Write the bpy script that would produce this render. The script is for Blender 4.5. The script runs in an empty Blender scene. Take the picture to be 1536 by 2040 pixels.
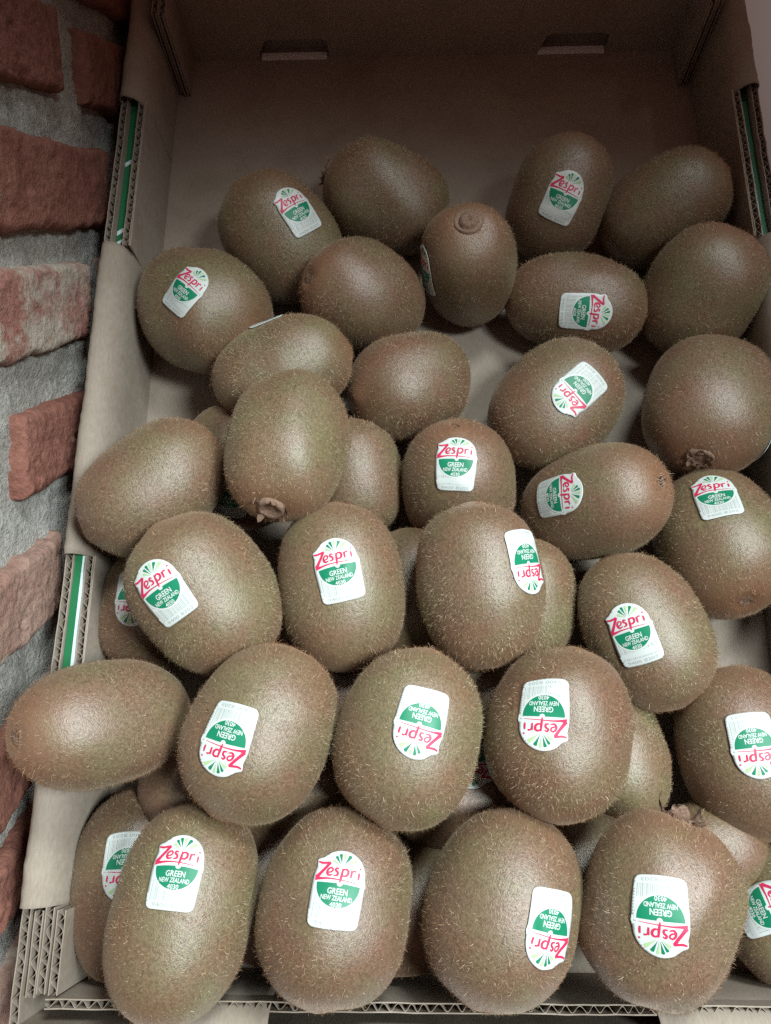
import bpy, bmesh, math, random
import numpy as np
from mathutils import Matrix, Vector, noise

# ------------------------------------------------------------------ camera, light, exposure
scene = bpy.context.scene
COL = scene.collection
cam_data = bpy.data.cameras.new("camera")
cam = bpy.data.objects.new("camera", cam_data)
COL.objects.link(cam)
cam_data.sensor_fit = 'HORIZONTAL'
cam_data.sensor_width = 36.0
cam_data.lens = 36.0 * 1628.15 / 1536.0
cam_data.clip_start = 0.01
cam_data.clip_end = 50.0
RIGHT = Vector((0.9996, 0.00169, -0.02809))
DOWN = Vector((-0.00684, -0.95371, -0.30064))
FWD = Vector((-0.0273, 0.30071, -0.95332))
cm = Matrix.Identity(4)
for r in range(3):
    cm[r][0], cm[r][1], cm[r][2] = RIGHT[r], -DOWN[r], -FWD[r]
cm.translation = Vector((0.1341, 0.0798, 0.3822))
cam.matrix_world = cm
scene.camera = cam

world = bpy.data.worlds.new("World")
scene.world = world
world.use_nodes = True
wbg = world.node_tree.nodes["Background"]
wbg.inputs[0].default_value = (1.0, 0.50, 0.37, 1)
wbg.inputs[1].default_value = 0.13


def lamp(name, loc, target, radius, energy, color, cone, blend):
    d = bpy.data.lights.new(name, 'SPOT')
    d.energy = energy
    d.color = color
    d.shadow_soft_size = radius
    d.spot_size = math.radians(cone)
    d.spot_blend = blend
    o = bpy.data.objects.new(name, d)
    COL.objects.link(o)
    o.location = loc
    o.rotation_euler = (Vector(target) - Vector(loc)).to_track_quat('-Z', 'Y').to_euler()
    return o


lamp("spot_lamp", (0.58, 0.04, 0.94), (0.08, -0.05, 0.03), 0.13, 62.0, (0.91, 1.0, 0.99), 45, 0.6)
lamp("spot_lamp", (0.40, 0.60, 0.94), (0.10, -0.10, 0.03), 0.13, 41.0, (0.91, 1.0, 0.99), 45, 0.6)
lamp("spot_lamp", (0.85, 0.75, 0.80), (0.62, 0.52, 0.00), 0.10, 15.0, (1.0, 0.98, 0.97), 34, 0.6)  # added fill spot, only brightens the shelf beyond the tray's right side

scene.view_settings.view_transform = 'Standard'
scene.view_settings.look = 'None'
scene.view_settings.exposure = 0.0
scene.view_settings.gamma = 1.0
scene.view_settings.use_curve_mapping = False
scene.render.engine = 'CYCLES'
scene.cycles.max_bounces = 6
scene.cycles.use_denoising = False

W, L, H = 0.300, 0.4842, 0.051     # inside of the tray: width, length, wall height


# ------------------------------------------------------------------ helpers
def tag(o, label=None, cat=None, group=None, kind=None):
    if label: o["label"] = label
    if cat: o["category"] = cat
    if group: o["group"] = group
    if kind: o["kind"] = kind
    return o


def empty(name, mat=None):
    o = bpy.data.objects.new(name, None)
    o.empty_display_size = 0.02
    COL.objects.link(o)
    if mat is not None: o.matrix_world = mat
    return o


def link(name, me, mats, parent=None):
    o = bpy.data.objects.new(name, me)
    for m in (mats if isinstance(mats, (list, tuple)) else [mats]):
        if len(me.materials) < (len(mats) if isinstance(mats, (list, tuple)) else 1):
            me.materials.append(m)
    COL.objects.link(o)
    if parent is not None: o.parent = parent
    return o


def mesh_np(name, V, loops, sizes, smooth=True, mat_idx=None):
    me = bpy.data.meshes.new(name)
    V = np.asarray(V, np.float32)
    loops = np.asarray(loops, np.int32).ravel()
    sizes = np.asarray(sizes, np.int32)
    me.vertices.add(len(V))
    me.vertices.foreach_set("co", V.ravel())
    me.loops.add(len(loops))
    me.loops.foreach_set("vertex_index", loops)
    me.polygons.add(len(sizes))
    st = np.zeros(len(sizes), np.int32)
    st[1:] = np.cumsum(sizes)[:-1]
    me.polygons.foreach_set("loop_start", st)
    me.polygons.foreach_set("loop_total", sizes)
    me.polygons.foreach_set("use_smooth", np.full(len(sizes), smooth, bool))
    if mat_idx is not None:
        me.polygons.foreach_set("material_index", np.asarray(mat_idx, np.int32))
    me.update(calc_edges=True)
    return me


class MB:
    """collects verts and faces of one mesh"""
    def __init__(self):
        self.v, self.f, self.m = [], [], []

    def add(self, vs, fs, mi=0):
        b = len(self.v)
        self.v += [tuple(p) for p in vs]
        self.f += [tuple(i + b for i in q) for q in fs]
        self.m += [mi] * len(fs)

    def box(self, lo, hi, mi=0):
        x0, y0, z0 = lo
        x1, y1, z1 = hi
        self.add([(x0, y0, z0), (x1, y0, z0), (x1, y1, z0), (x0, y1, z0),
                  (x0, y0, z1), (x1, y0, z1), (x1, y1, z1), (x0, y1, z1)],
                 [(0, 3, 2, 1), (4, 5, 6, 7), (0, 1, 5, 4), (1, 2, 6, 5), (2, 3, 7, 6), (3, 0, 4, 7)], mi)

    def build(self, name, mats, parent=None, smooth=False):
        me = bpy.data.meshes.new(name)
        me.from_pydata(self.v, [], self.f)
        me.polygons.foreach_set("material_index", np.array(self.m, np.int32))
        me.polygons.foreach_set("use_smooth", np.full(len(self.f), smooth, bool))
        me.update()
        return link(name, me, mats, parent)


# ------------------------------------------------------------------ materials
def new_mat(name):
    m = bpy.data.materials.new(name)
    m.use_nodes = True
    nt = m.node_tree
    b = nt.nodes["Principled BSDF"]
    return m, nt, b


def N(nt, kind, **kw):
    n = nt.nodes.new(kind)
    for k, v in kw.items():
        if k in n.inputs: n.inputs[k].default_value = v
        else: setattr(n, k, v)
    return n


def ramp(nt, fac, stops):
    r = nt.nodes.new('ShaderNodeValToRGB')
    while len(r.color_ramp.elements) < len(stops): r.color_ramp.elements.new(0.5)
    for e, (p, c) in zip(r.color_ramp.elements, stops):
        e.position = p
        e.color = (*c, 1) if len(c) == 3 else c
    nt.links.new(fac, r.inputs[0])
    return r.outputs[0]


def mix(nt, fac, a, b, mode='MIX'):
    m = nt.nodes.new('ShaderNodeMix')
    m.data_type = 'RGBA'
    m.blend_type = mode
    for sock, v in ((m.inputs[0], fac), (m.inputs[6], a), (m.inputs[7], b)):
        if isinstance(v, (int, float)): sock.default_value = v
        elif isinstance(v, tuple): sock.default_value = (*v, 1) if len(v) == 3 else v
        else: nt.links.new(v, sock)
    return m.outputs[2]


def noise_tex(nt, co, scale, detail=4, rough=0.55):
    n = N(nt, 'ShaderNodeTexNoise', Scale=scale, Detail=detail, Roughness=rough)
    nt.links.new(co, n.inputs['Vector'])
    return n.outputs[0]


def bump(nt, b, height, strength, dist):
    n = N(nt, 'ShaderNodeBump', Strength=strength, Distance=dist)
    nt.links.new(height, n.inputs['Height'])
    nt.links.new(n.outputs[0], b.inputs['Normal'])


def mat_plain(name, col, rough=0.5, spec=0.5):
    m, nt, b = new_mat(name)
    b.inputs['Base Color'].default_value = (*col, 1)
    b.inputs['Roughness'].default_value = rough
    b.inputs['Specular IOR Level'].default_value = spec
    return m


def mat_skin():
    m, nt, b = new_mat("kiwi_skin")
    co = nt.nodes.new('ShaderNodeTexCoord').outputs['Object']
    info = nt.nodes.new('ShaderNodeObjectInfo')
    big = noise_tex(nt, co, 45, 3)
    fine = noise_tex(nt, co, 900, 3, 0.6)
    dots = noise_tex(nt, co, 2200, 2, 0.6)
    base = ramp(nt, big, [(0.30, (0.160, 0.086, 0.056)), (0.50, (0.150, 0.103, 0.064)), (0.70, (0.146, 0.126, 0.068))])
    tone = ramp(nt, info.outputs['Random'], [(0.0, (0.90, 0.78, 0.74)), (0.5, (1.02, 1.0, 1.0)), (1.0, (1.02, 1.10, 1.0))])
    base = mix(nt, 1.0, base, tone, 'MULTIPLY')
    sp = ramp(nt, fine, [(0.35, (0.62, 0.58, 0.52)), (0.60, (1.18, 1.14, 1.08))])
    base = mix(nt, 0.8, base, sp, 'MULTIPLY')
    at = N(nt, 'ShaderNodeAttribute', attribute_name="pole")
    scuff = ramp(nt, noise_tex(nt, co, 130, 5, 0.7), [(0.64, (1, 1, 1)), (0.72, (0.50, 0.40, 0.34))])
    base = mix(nt, 0.9, base, scuff, 'MULTIPLY')
    base = mix(nt, at.outputs['Fac'], base, (0.190, 0.095, 0.052))
    nt.links.new(base, b.inputs['Base Color'])
    b.inputs['Roughness'].default_value = 0.43
    b.inputs['Specular IOR Level'].default_value = 0.88
    b.inputs['Sheen Weight'].default_value = 0.25
    b.inputs['Sheen Roughness'].default_value = 0.4
    b.inputs['Sheen Tint'].default_value = (0.8, 0.62, 0.45, 1)
    bump(nt, b, mix(nt, 0.5, fine, dots), 0.55, 0.0006)
    return m


def mat_fuzz():
    m, nt, b = new_mat("kiwi_fuzz")
    at = N(nt, 'ShaderNodeAttribute', attribute_name="tint")
    c = ramp(nt, at.outputs['Fac'], [(0.0, (0.13, 0.080, 0.043)), (0.5, (0.275, 0.190, 0.124)), (1.0, (0.55, 0.43, 0.31))])
    co = nt.nodes.new('ShaderNodeTexCoord').outputs['Object']
    pt = ramp(nt, noise_tex(nt, co, 42, 3), [(0.32, (1.06, 0.88, 0.80)), (0.5, (1.0, 1.0, 1.0)), (0.68, (0.94, 1.05, 0.96))])
    c = mix(nt, 1.0, c, pt, 'MULTIPLY')
    ri = nt.nodes.new('ShaderNodeObjectInfo')
    c = mix(nt, 1.0, c, ramp(nt, ri.outputs['Random'], [(0.0, (0.82, 0.72, 0.67)), (0.35, (1.0, 0.96, 0.93)), (0.7, (1.0, 1.02, 0.97)), (1.0, (1.06, 1.12, 1.04))]), 'MULTIPLY')
    pa = N(nt, 'ShaderNodeAttribute', attribute_name="pole")
    c = mix(nt, pa.outputs['Fac'], c, mix(nt, 1.0, c, (1.06, 0.84, 0.71), 'MULTIPLY'))
    nt.links.new(c, b.inputs['Base Color'])
    b.inputs['Roughness'].default_value = 0.42
    b.inputs['Specular IOR Level'].default_value = 0.55
    return m


def mat_card():
    m, nt, b = new_mat("kraft_cardboard")
    co = nt.nodes.new('ShaderNodeTexCoord').outputs['Object']
    big = noise_tex(nt, co, 14, 4)
    mp = N(nt, 'ShaderNodeMapping')
    mp.inputs['Scale'].default_value = (1500, 300, 300)
    nt.links.new(co, mp.inputs['Vector'])
    fib = N(nt, 'ShaderNodeTexNoise', Scale=1.0, Detail=4.0, Roughness=0.65)
    nt.links.new(mp.outputs[0], fib.inputs['Vector'])
    c = ramp(nt, big, [(0.3, (0.275, 0.232, 0.192)), (0.7, (0.325, 0.278, 0.235))])
    f = ramp(nt, fib.outputs[0], [(0.3, (0.86, 0.85, 0.83)), (0.7, (1.08, 1.08, 1.07))])
    spk = ramp(nt, noise_tex(nt, co, 420, 2, 0.5), [(0.24, (0.72, 0.68, 0.62)), (0.30, (1, 1, 1))])
    c = mix(nt, 1.0, c, f, 'MULTIPLY')
    c = mix(nt, 0.6, c, spk, 'MULTIPLY')
    stain = ramp(nt, noise_tex(nt, co, 31, 6, 0.7), [(0.36, (0.84, 0.81, 0.78)), (0.52, (1, 1, 1))])
    c = mix(nt, 0.7, c, stain, 'MULTIPLY')
    nt.links.new(c, b.inputs['Base Color'])
    b.inputs['Roughness'].default_value = 0.75
    b.inputs['Specular IOR Level'].default_value = 0.25
    wv = N(nt, 'ShaderNodeTexWave', wave_type='BANDS', bands_direction='Y')
    wv.inputs['Scale'].default_value = 70.0
    wv.inputs['Distortion'].default_value = 1.2
    nt.links.new(co, wv.inputs['Vector'])
    hgt = mix(nt, 0.30, fib.outputs[0], mix(nt, 0.5, wv.outputs[0], big))
    bump(nt, b, hgt, 0.30, 0.0004)
    return m


def mat_brick(name, c1, c2, lime):
    m, nt, b = new_mat(name)
    co = nt.nodes.new('ShaderNodeTexCoord').outputs['Object']
    info = nt.nodes.new('ShaderNodeObjectInfo')
    ad = N(nt, 'ShaderNodeVectorMath', operation='ADD')
    nt.links.new(co, ad.inputs[0])
    nt.links.new(info.outputs['Random'], ad.inputs[1])
    co = ad.outputs[0]
    big = noise_tex(nt, co, 35, 6, 0.62)
    fine = noise_tex(nt, co, 380, 5, 0.65)
    patch = noise_tex(nt, co, 24, 7, 0.7)
    c = ramp(nt, big, [(0.30, c1), (0.68, c2)])
    c = mix(nt, 0.75, c, ramp(nt, fine, [(0.3, (0.62, 0.58, 0.56)), (0.68, (1.2, 1.18, 1.16))]), 'MULTIPLY')
    smear = ramp(nt, patch, [(lime, (0, 0, 0)), (lime + 0.10, (1, 1, 1))])
    c = mix(nt, smear, c, mix(nt, fine, (0.30, 0.25, 0.20), (0.52, 0.46, 0.40)))
    nt.links.new(c, b.inputs['Base Color'])
    b.inputs['Roughness'].default_value = 0.85
    b.inputs['Specular IOR Level'].default_value = 0.25
    bump(nt, b, mix(nt, 0.35, fine, big), 0.9, 0.0022)
    return m


def mat_mortar():
    m, nt, b = new_mat("grey_mortar")
    co = nt.nodes.new('ShaderNodeTexCoord').outputs['Object']
    big = noise_tex(nt, co, 22, 5, 0.6)
    fine = noise_tex(nt, co, 420, 5, 0.7)
    c = ramp(nt, big, [(0.3, (0.33, 0.32, 0.295)), (0.7, (0.50, 0.49, 0.465))])
    c = mix(nt, 0.7, c, ramp(nt, fine, [(0.3, (0.6, 0.6, 0.58)), (0.68, (1.2, 1.2, 1.2))]), 'MULTIPLY')
    nt.links.new(c, b.inputs['Base Color'])
    b.inputs['Roughness'].default_value = 0.9
    b.inputs['Specular IOR Level'].default_value = 0.2
    bump(nt, b, fine, 0.9, 0.0024)
    return m


def mat_shelf():
    m, nt, b = new_mat("pale_shelf")
    co = nt.nodes.new('ShaderNodeTexCoord').outputs['Object']
    c = ramp(nt, noise_tex(nt, co, 6, 4), [(0.3, (0.60, 0.58, 0.58)), (0.7, (0.68, 0.66, 0.66))])
    nt.links.new(c, b.inputs['Base Color'])
    b.inputs['Roughness'].default_value = 0.5
    return m


def mat_dry(name, c1, c2):
    m, nt, b = new_mat(name)
    co = nt.nodes.new('ShaderNodeTexCoord').outputs['Object']
    n = noise_tex(nt, co, 1200, 4, 0.65)
    nt.links.new(ramp(nt, n, [(0.3, c1), (0.7, c2)]), b.inputs['Base Color'])
    b.inputs['Roughness'].default_value = 0.8
    bump(nt, b, n, 0.6, 0.0004)
    return m


SKIN, FUZZ, CARD = mat_skin(), mat_fuzz(), mat_card()
MORTAR, SHELF = mat_mortar(), mat_shelf()
BRICKS = [mat_brick("red_brick", (0.175, 0.066, 0.050), (0.28, 0.130, 0.100), 0.62),
          mat_brick("limewashed_brick", (0.28, 0.115, 0.092), (0.38, 0.21, 0.175), 0.47),
          mat_brick("pink_brick", (0.26, 0.150, 0.120), (0.35, 0.24, 0.20), 0.56)]
DRY = mat_dry("dried_sepal", (0.10, 0.055, 0.036), (0.27, 0.175, 0.125))
DRYDARK = mat_dry("dried_stamen", (0.035, 0.022, 0.016), (0.12, 0.07, 0.045))
GREEN_INK = mat_plain("green_print", (0.006, 0.135, 0.048), 0.5)
SLOT_LIGHT = mat_plain("slot_light_white", (0.78, 0.78, 0.78), 0.6)  # white that stands for daylight showing through the back slots
PALE_INK = mat_plain("pale_print", (0.56, 0.68, 0.72), 0.45)
ST_WHITE = mat_plain("sticker_white", (0.56, 0.61, 0.605), 0.40, 0.45)
ST_GREEN = mat_plain("sticker_green", (0.004, 0.185, 0.095), 0.45, 0.4)
ST_RED = mat_plain("sticker_red", (0.52, 0.022, 0.085), 0.45, 0.4)
ST_LIME = mat_plain("sticker_lime", (0.36, 0.52, 0.27), 0.45, 0.4)
ST_GREY = mat_plain("sticker_grey", (0.36, 0.40, 0.395), 0.48, 0.4)


# ------------------------------------------------------------------ the setting: shelf and brick wall
sh = MB()
sh.box((-0.013, -0.35, -0.030), (1.3, 1.1, -0.0046))
tag(sh.build("shelf", SHELF), kind="structure")

WD1 = Vector((0.03077, 0.60595, -0.79491))      # along the courses
WU = Vector((0.0, 0.79528, 0.60624))            # up the wall
WN = Vector((0.99953, -0.01866, 0.02447))       # out of the wall
WO = Vector((0.0, 0.2, 0.05))
WO = WO - WN * (WN.dot(WO) + 0.0281)
wm = Matrix.Identity(4)
for r in range(3):
    wm[r][0], wm[r][1], wm[r][2] = -WD1[r], WU[r], WN[r]      # x runs against the courses: right handed
wm.translation = WO
wall = tag(empty("brick_wall", wm), "old red brick wall with thick rough grey mortar left of the cardboard tray", "wall")


def fbm(p, sc, oct_=5):
    return noise.fractal(Vector(p) * sc, 0.7, 2.1, oct_, noise_basis='PERLIN_ORIGINAL')


def build_mortar():
    x0, x1, y0, y1, st = -0.42, 0.26, -0.36, 0.42, 0.0030
    nx, ny = int((x1 - x0) / st), int((y1 - y0) / st)
    V, F = [], []
    for j in range(ny + 1):
        for i in range(nx + 1):
            x, y = x0 + i * st, y0 + j * st
            z = -0.0038 + 0.0022 * fbm((x, y, 3.1), 30) + 0.0016 * fbm((x, y, 8.7), 170, 4)
            V.append((x, y, z))
    for j in range(ny):
        for i in range(nx):
            a = j * (nx + 1) + i
            F.append((a, a + 1, a + nx + 2, a + nx + 1))
    m = MB()
    m.add(V, F)
    b = len(V)
    m.box((x0, y0, -0.08), (x1, y1, -0.012))
    return m.build("mortar", MORTAR, wall, True)


build_mortar()


def build_brick(q, mat, seed, proud=0.0034):
    """q: four corners (s, t) on the wall in mm: lower left, lower right, upper right, upper left as seen"""
    q = [(-s / 1000, t / 1000) for s, t in q]
    nx, ny = 64, 24
    V, F = [], []
    wd = math.hypot(q[1][0] - q[0][0], q[1][1] - q[0][1])
    hg = math.hypot(q[3][0] - q[0][0], q[3][1] - q[0][1])
    for j in range(ny + 1):
        for i in range(nx + 1):
            a, b = i / nx, j / ny
            # pull samples toward the edges so that the worn arrises get their own faces
            a = 0.5 - 0.5 * math.cos(math.pi * (0.12 + 0.76 * a)) / math.cos(math.pi * 0.12)
            b = 0.5 - 0.5 * math.cos(math.pi * (0.12 + 0.76 * b)) / math.cos(math.pi * 0.12)
            x = (q[0][0] * (1 - a) + q[1][0] * a) * (1 - b) + (q[3][0] * (1 - a) + q[2][0] * a) * b
            y = (q[0][1] * (1 - a) + q[1][1] * a) * (1 - b) + (q[3][1] * (1 - a) + q[2][1] * a) * b
            d = min(a * wd, (1 - a) * wd, b * hg, (1 - b) * hg)
            x += 0.0016 * fbm((x, y, seed), 70)
            y += 0.0016 * fbm((x, y, seed + 9.3), 60)
            z = proud * (1 - math.exp(-d / 0.0011)) - 0.004 * math.exp(-d / 0.0007)
            z += 0.0009 * fbm((x, y, seed + 4.4), 28) + 0.0008 * fbm((x, y, seed + 2.2), 260, 4)
            pit = fbm((x, y, seed + 6.6), 95, 4)
            z -= 0.0030 * max(0.0, pit - 0.45)
            if i in (0, nx) or j in (0, ny): z = -0.011
            V.append((x, y, z))
    for j in range(ny):
        for i in range(nx):
            a = j * (nx + 1) + i
            F.append((a, a + nx + 1, a + nx + 2, a + 1))
    m = MB()
    m.add(V, F)
    o = m.build("brick", mat, wall, True)
    return o


def quad(s0, s1, t0, t1, k=0.0):
    return [(s0, t0), (s1, t0 + k), (s1 + 1, t1 + k), (s0 - 1, t1)]


BR = [  # corners, material
    (quad(-80, 20, 262, 298), 0), (quad(46, 160, 262, 300), 0), (quad(184, 300, 262, 300), 2),
    (quad(-20, 84, 213, 249), 0), (quad(110, 226, 214, 250), 0), (quad(250, 360, 214, 250), 0),
    ([(-30, 160), (97, 164), (104, 203), (-22, 194)], 0),
    ([(125, 163), (215, 162), (219, 203), (128, 199)], 0), (quad(238, 340, 163, 200), 0),
    ([(-88, 104), (-14, 103), (-12, 142), (-86, 142)], 2),
    ([(2, 102), (136, 103), (148, 143), (6, 145)], 0), (quad(166, 280, 104, 142), 0),
    ([(-60, 49), (94, 49), (102, 87), (-54, 90)], 1), (quad(124, 240, 50, 88), 2),
    ([(-150, -9), (-36, -10), (-30, 26), (-146, 27)], 1),
    ([(-4, -9), (96, -14), (104, 22), (4, 28)], 0), (quad(124, 230, -12, 26), 0),
    ([(-98, -69), (14, -69), (26, -33), (-90, -33)], 2), (quad(44, 160, -70, -34), 0),
    ([(-170, -133), (-38, -132), (-30, -97), (-164, -96)], 0), (quad(-12, 100, -132, -96), 1),
    (quad(-210, -92, -178, -146), 2), (quad(-84, 36, -174, -145), 0),
    (quad(-270, -150, -226, -194), 0), (quad(-128, -6, -226, -193), 2),
    (quad(-230, -112, -274, -242), 1), (quad(-90, 30, -274, -242), 0),
    (quad(-290, -170, -322, -290), 0), (quad(-148, -30, -322, -290), 2),
]
for i, (q, mi) in enumerate(BR):
    q = [(-332.8 + (s + 332.8) * 0.9444, 105.8 + (t - 105.8) * 0.9444) for s, t in q]
    # seen along -x: swap left and right so that faces look out of the wall
    build_brick([q[0], q[1], q[2], q[3]], BRICKS[mi], 3.7 * i + 1.0)

# ------------------------------------------------------------------ the cardboard tray
tray = tag(empty("cardboard_tray"), "brown corrugated cardboard fruit tray with green printed edges holding the kiwifruit", "tray")
TH, LN, PITCH = 0.0035, 0.00045, 0.0050


def corrugated(name, p0, along, height, thick, zt, zb=0.0, wob=0.0, seed=0.0):
    """panel standing on zb: two liners and a wavy sheet between them, open at the top edge"""
    p0, along, thick = Vector(p0), Vector(along), Vector(thick).normalized()
    ln = along.length
    al = along.normalized()
    m = MB()

    def sheet(o0, o1, cap=True):
        n = max(2, int(ln / 0.006))
        V, F = [], []
        for i in range(n + 1):
            s = ln * i / n
            w = wob * noise.noise(Vector((s * 60, seed, 0)))
            top = zt + 0.0010 * noise.noise(Vector((s * 220, seed, 5.0)))
            for off, z in ((o0, zb), (o1, zb), (o1, top), (o0, top)):
                p = p0 + al * s + thick * (off + w)
                V.append((p.x, p.y, z))
        for i in range(n):
            a, b = 4 * i, 4 * i + 4
            for k in range(4):
                F.append((a + k, a + (k + 1) % 4, b + (k + 1) % 4, b + k))
        F += [(3, 2, 1, 0), (4 * n, 4 * n + 1, 4 * n + 2, 4 * n + 3)]
        m.add(V, F)
    sheet(0.0, LN)
    sheet(TH - LN, TH)
    n = int(ln / PITCH * 10)
    V, F = [], []
    amp = TH / 2 - LN * 1.2
    ph = 0.0
    for i in range(n + 1):
        s = ln * i / n
        ph = 2 * math.pi * s / PITCH + 2.0 * noise.noise(Vector((s * 90, seed + 3, 1)))
        o = TH / 2 + amp * math.sin(ph) * (1 + 0.35 * noise.noise(Vector((s * 260, seed, 2))))
        w = wob * noise.noise(Vector((s * 60, seed, 0)))
        top = zt - 0.0005 + 0.0012 * noise.noise(Vector((s * 300, seed, 7.0)))
        for oo in (o - 0.00013, o + 0.00013):
            p = p0 + al * s + thick * (oo + w)
            V += [(p.x, p.y, zb + 0.001), (p.x, p.y, top)]
    for i in range(n):
        a, b = 4 * i, 4 * i + 4
        F += [(a, b, b + 1, a + 1), (a + 2, a + 3, b + 3, b + 2), (a + 1, b + 1, b + 3, a + 3)]
    m.add(V, F)
    return m.build(name, CARD, tray, False)


def fold(name, prof, p0, p1, seed, outn):
    """smooth rolled-over board: the profile (offset outwards, z) swept from p0 to p1"""
    p0, p1, outn = Vector(p0), Vector(p1), Vector(outn)
    ln = (p1 - p0).length
    n = max(6, int(ln / 0.003))
    V, F = [], []
    k = len(prof)
    for i in range(n + 1):
        p = p0.lerp(p1, i / n)
        s = ln * i / n
        for q, (o, z) in enumerate(prof):
            t = q / (k - 1)
            e = 0.0005 * noise.noise(Vector((s * 70, seed, t * 2))) * max(0.0, min(1.0, 3 * (t - 0.3)))
            e2 = 0.0008 * noise.noise(Vector((s * 330, seed + 4, t * 6))) * (1.0 if t > 0.55 else 0.25)
            v = p + outn * (o + e)
            V.append((v.x, v.y, max(0.0003, z + e2 * max(0.0, min(1, 6 * (t - 0.25))))))
    for i in range(n):
        for q in range(k - 1):
            a = i * k + q
            F.append((a, a + 1, a + k + 1, a + k))
    m = MB()
    m.add(V, F)
    # inner skin a board's thickness below, and end caps, so the roll is a real thickness of board
    V2 = []
    for i in range(n + 1):
        for q in range(k):
            v = Vector(V[i * k + q])
            a = Vector(V[i * k + max(0, q - 1)])
            b = Vector(V[i * k + min(k - 1, q + 1)])
            tn = (b - a).normalized()
            nn = tn.cross((p1 - p0).normalized())
            w = v + nn * 0.0005
            w2 = v - nn * 0.0005
            c = p0.lerp(p1, i / n) + outn * 0.006 + Vector((0, 0, 0.02))
            V2.append(w if (w - c).length < (w2 - c).length else w2)
    m.add(V2, [tuple(reversed(f)) for f in F])
    off = len(V)
    caps = []
    for i in (0, n):
        for q in range(k - 1):
            a = i * k + q
            caps.append((a, a + 1, a + 1 + off, a + off))
    b0 = len(m.f)
    m.f += caps
    m.m += [0] * len(caps)
    return m.build(name, CARD, tray, True)


OUT = 0.0125
PROF = [(-0.0006, 0.0004), (-0.0006, H * 0.3), (-0.0006, H * 0.52), (-0.0003, H * 0.66), (0.0003, H - 0.0120), (0.0013, H - 0.0080), (0.0028, H - 0.0048),
        (0.0050, H - 0.0022), (0.0078, H - 0.0006), (0.0102, H - 0.0001), (0.0121, H - 0.0010), (0.0129, H - 0.0028), (0.0130, H - 0.0075), (0.0130, H - 0.0140)]
CUT = ((0.085, 0.167), (0.322, 0.409))
ZC = H - 0.0042

fl = MB()
fl.box((-OUT, -OUT, -0.0040), (W + OUT, L + OUT, 0.0))
fl.build("floor_panel", CARD, tray)

for side in (0, 1):
    sx = -1 if side == 0 else 1
    x = 0.0 if side == 0 else W
    for k, (a, b, zz) in enumerate(((0.001, 0.0300, ZC), (0.0302, CUT[0][0], H * 0.6), (CUT[0][0] + 0.0002, CUT[0][1] - 0.0002, ZC), (CUT[0][1], CUT[1][0], H * 0.6),
                                    (CUT[1][0] + 0.0002, CUT[1][1] - 0.0002, ZC), (CUT[1][1], L - 0.001, H * 0.6))):
        corrugated("inner_wall", (x, a, 0), (0, b - a, 0), 0, (sx, 0, 0), zz, 0.0003, 0.0003, 1.3 + side + 2.7 * k)
    corrugated("outer_wall", (x + sx * 0.009, -OUT, 0), (0, L + 2 * OUT, 0), 0, (sx, 0, 0), ZC, 0.0003, 0.0004, 4.3 + side)
    for k, (a, b) in enumerate(((0.030, CUT[0][0]), (CUT[0][1], CUT[1][0]), (CUT[1][1], L + OUT - 0.001))):
        b2 = b if k < 2 else L - 0.0005
        fold("rolled_rim", PROF, (x, a, 0), (x, b2, 0), 2.1 * k + 7 * side, (sx, 0, 0))
    for a, b in CUT:
        g = MB()
        g.box((min(x - sx * 0.0006, x - sx * 0.0001), a, 0.0004), (max(x - sx * 0.0006, x - sx * 0.0001), b, ZC - 0.0002))
        g.build("wall_liner", CARD, tray)
    # printed board standing in the gap between the two walls, seen in the hand cut-outs
    for k, (a, b) in enumerate(CUT):
        g = MB()
        split = (0.0056, 0.0048)[k]
        x0, x1, x2 = x + sx * 0.0038, x + sx * split, x + sx * 0.0087
        if side == 1: x1 = x + sx * 0.0064
        zt = ZC - (0.0016 if k == 0 else 0.0052)
        g.box((min(x0, x1), a - 0.02, 0.002), (max(x0, x1), b + 0.02, zt), 1 if (side == 0 and k == 0) or side == 1 else 0)
        g.box((min(x1, x2), a - 0.02, 0.002), (max(x1, x2), b + 0.02, zt + 0.0002), 0)
        o = g.build("printed_board", [GREEN_INK, PALE_INK], tray)
        if side == 0 and k == 1:
            for (ya, yb) in ((0.372, 0.3745), (0.331, 0.3335), (0.325, 0.327)):
                s = MB()
                s.add([(-0.0086, ya, zt + 0.0007), (-0.0042, ya + 0.003, zt + 0.0007), (-0.0042, yb + 0.003, zt + 0.0007), (-0.0086, yb, zt + 0.0007),
                       (-0.0086, ya, zt + 0.0003), (-0.0042, ya + 0.003, zt + 0.0003), (-0.0042, yb + 0.003, zt + 0.0003), (-0.0086, yb, zt + 0.0003)],
                      [(0, 1, 2, 3), (0, 4, 5, 1), (1, 5, 6, 2), (2, 6, 7, 3), (3, 7, 4, 0)])
                s.build("printed_streak", PALE_INK, o)

# corner flaps folded against the side walls: doubled board
for (x, sx) in ((0.0010, 1), (W - 0.0010, -1)):
    corrugated("corner_flap", (x, 0.4588, 0), (0, L - 0.4588 - 0.0006, 0), 0, (sx, 0, 0), H + 0.004, 0.0003, 0.0, 11 + sx)
    corrugated("corner_flap", (x + sx * 0.0038, 0.4575, 0), (0, L - 0.4575 - 0.0006, 0), 0, (sx, 0, 0), H + 0.004, 0.0003, 0.0, 15 + sx)
    corrugated("corner_flap", (x, 0.0006, 0), (0, 0.0285, 0), 0, (sx, 0, 0), ZC + 0.0002, 0.0003, 0.0, 19 + sx)
    corrugated("corner_flap", (x - sx * 0.0050, -0.0002, 0), (0, 0.0290, 0), 0, (-sx, 0, 0), ZC - 0.0001, 0.0003, 0.0, 23 + sx)


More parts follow.
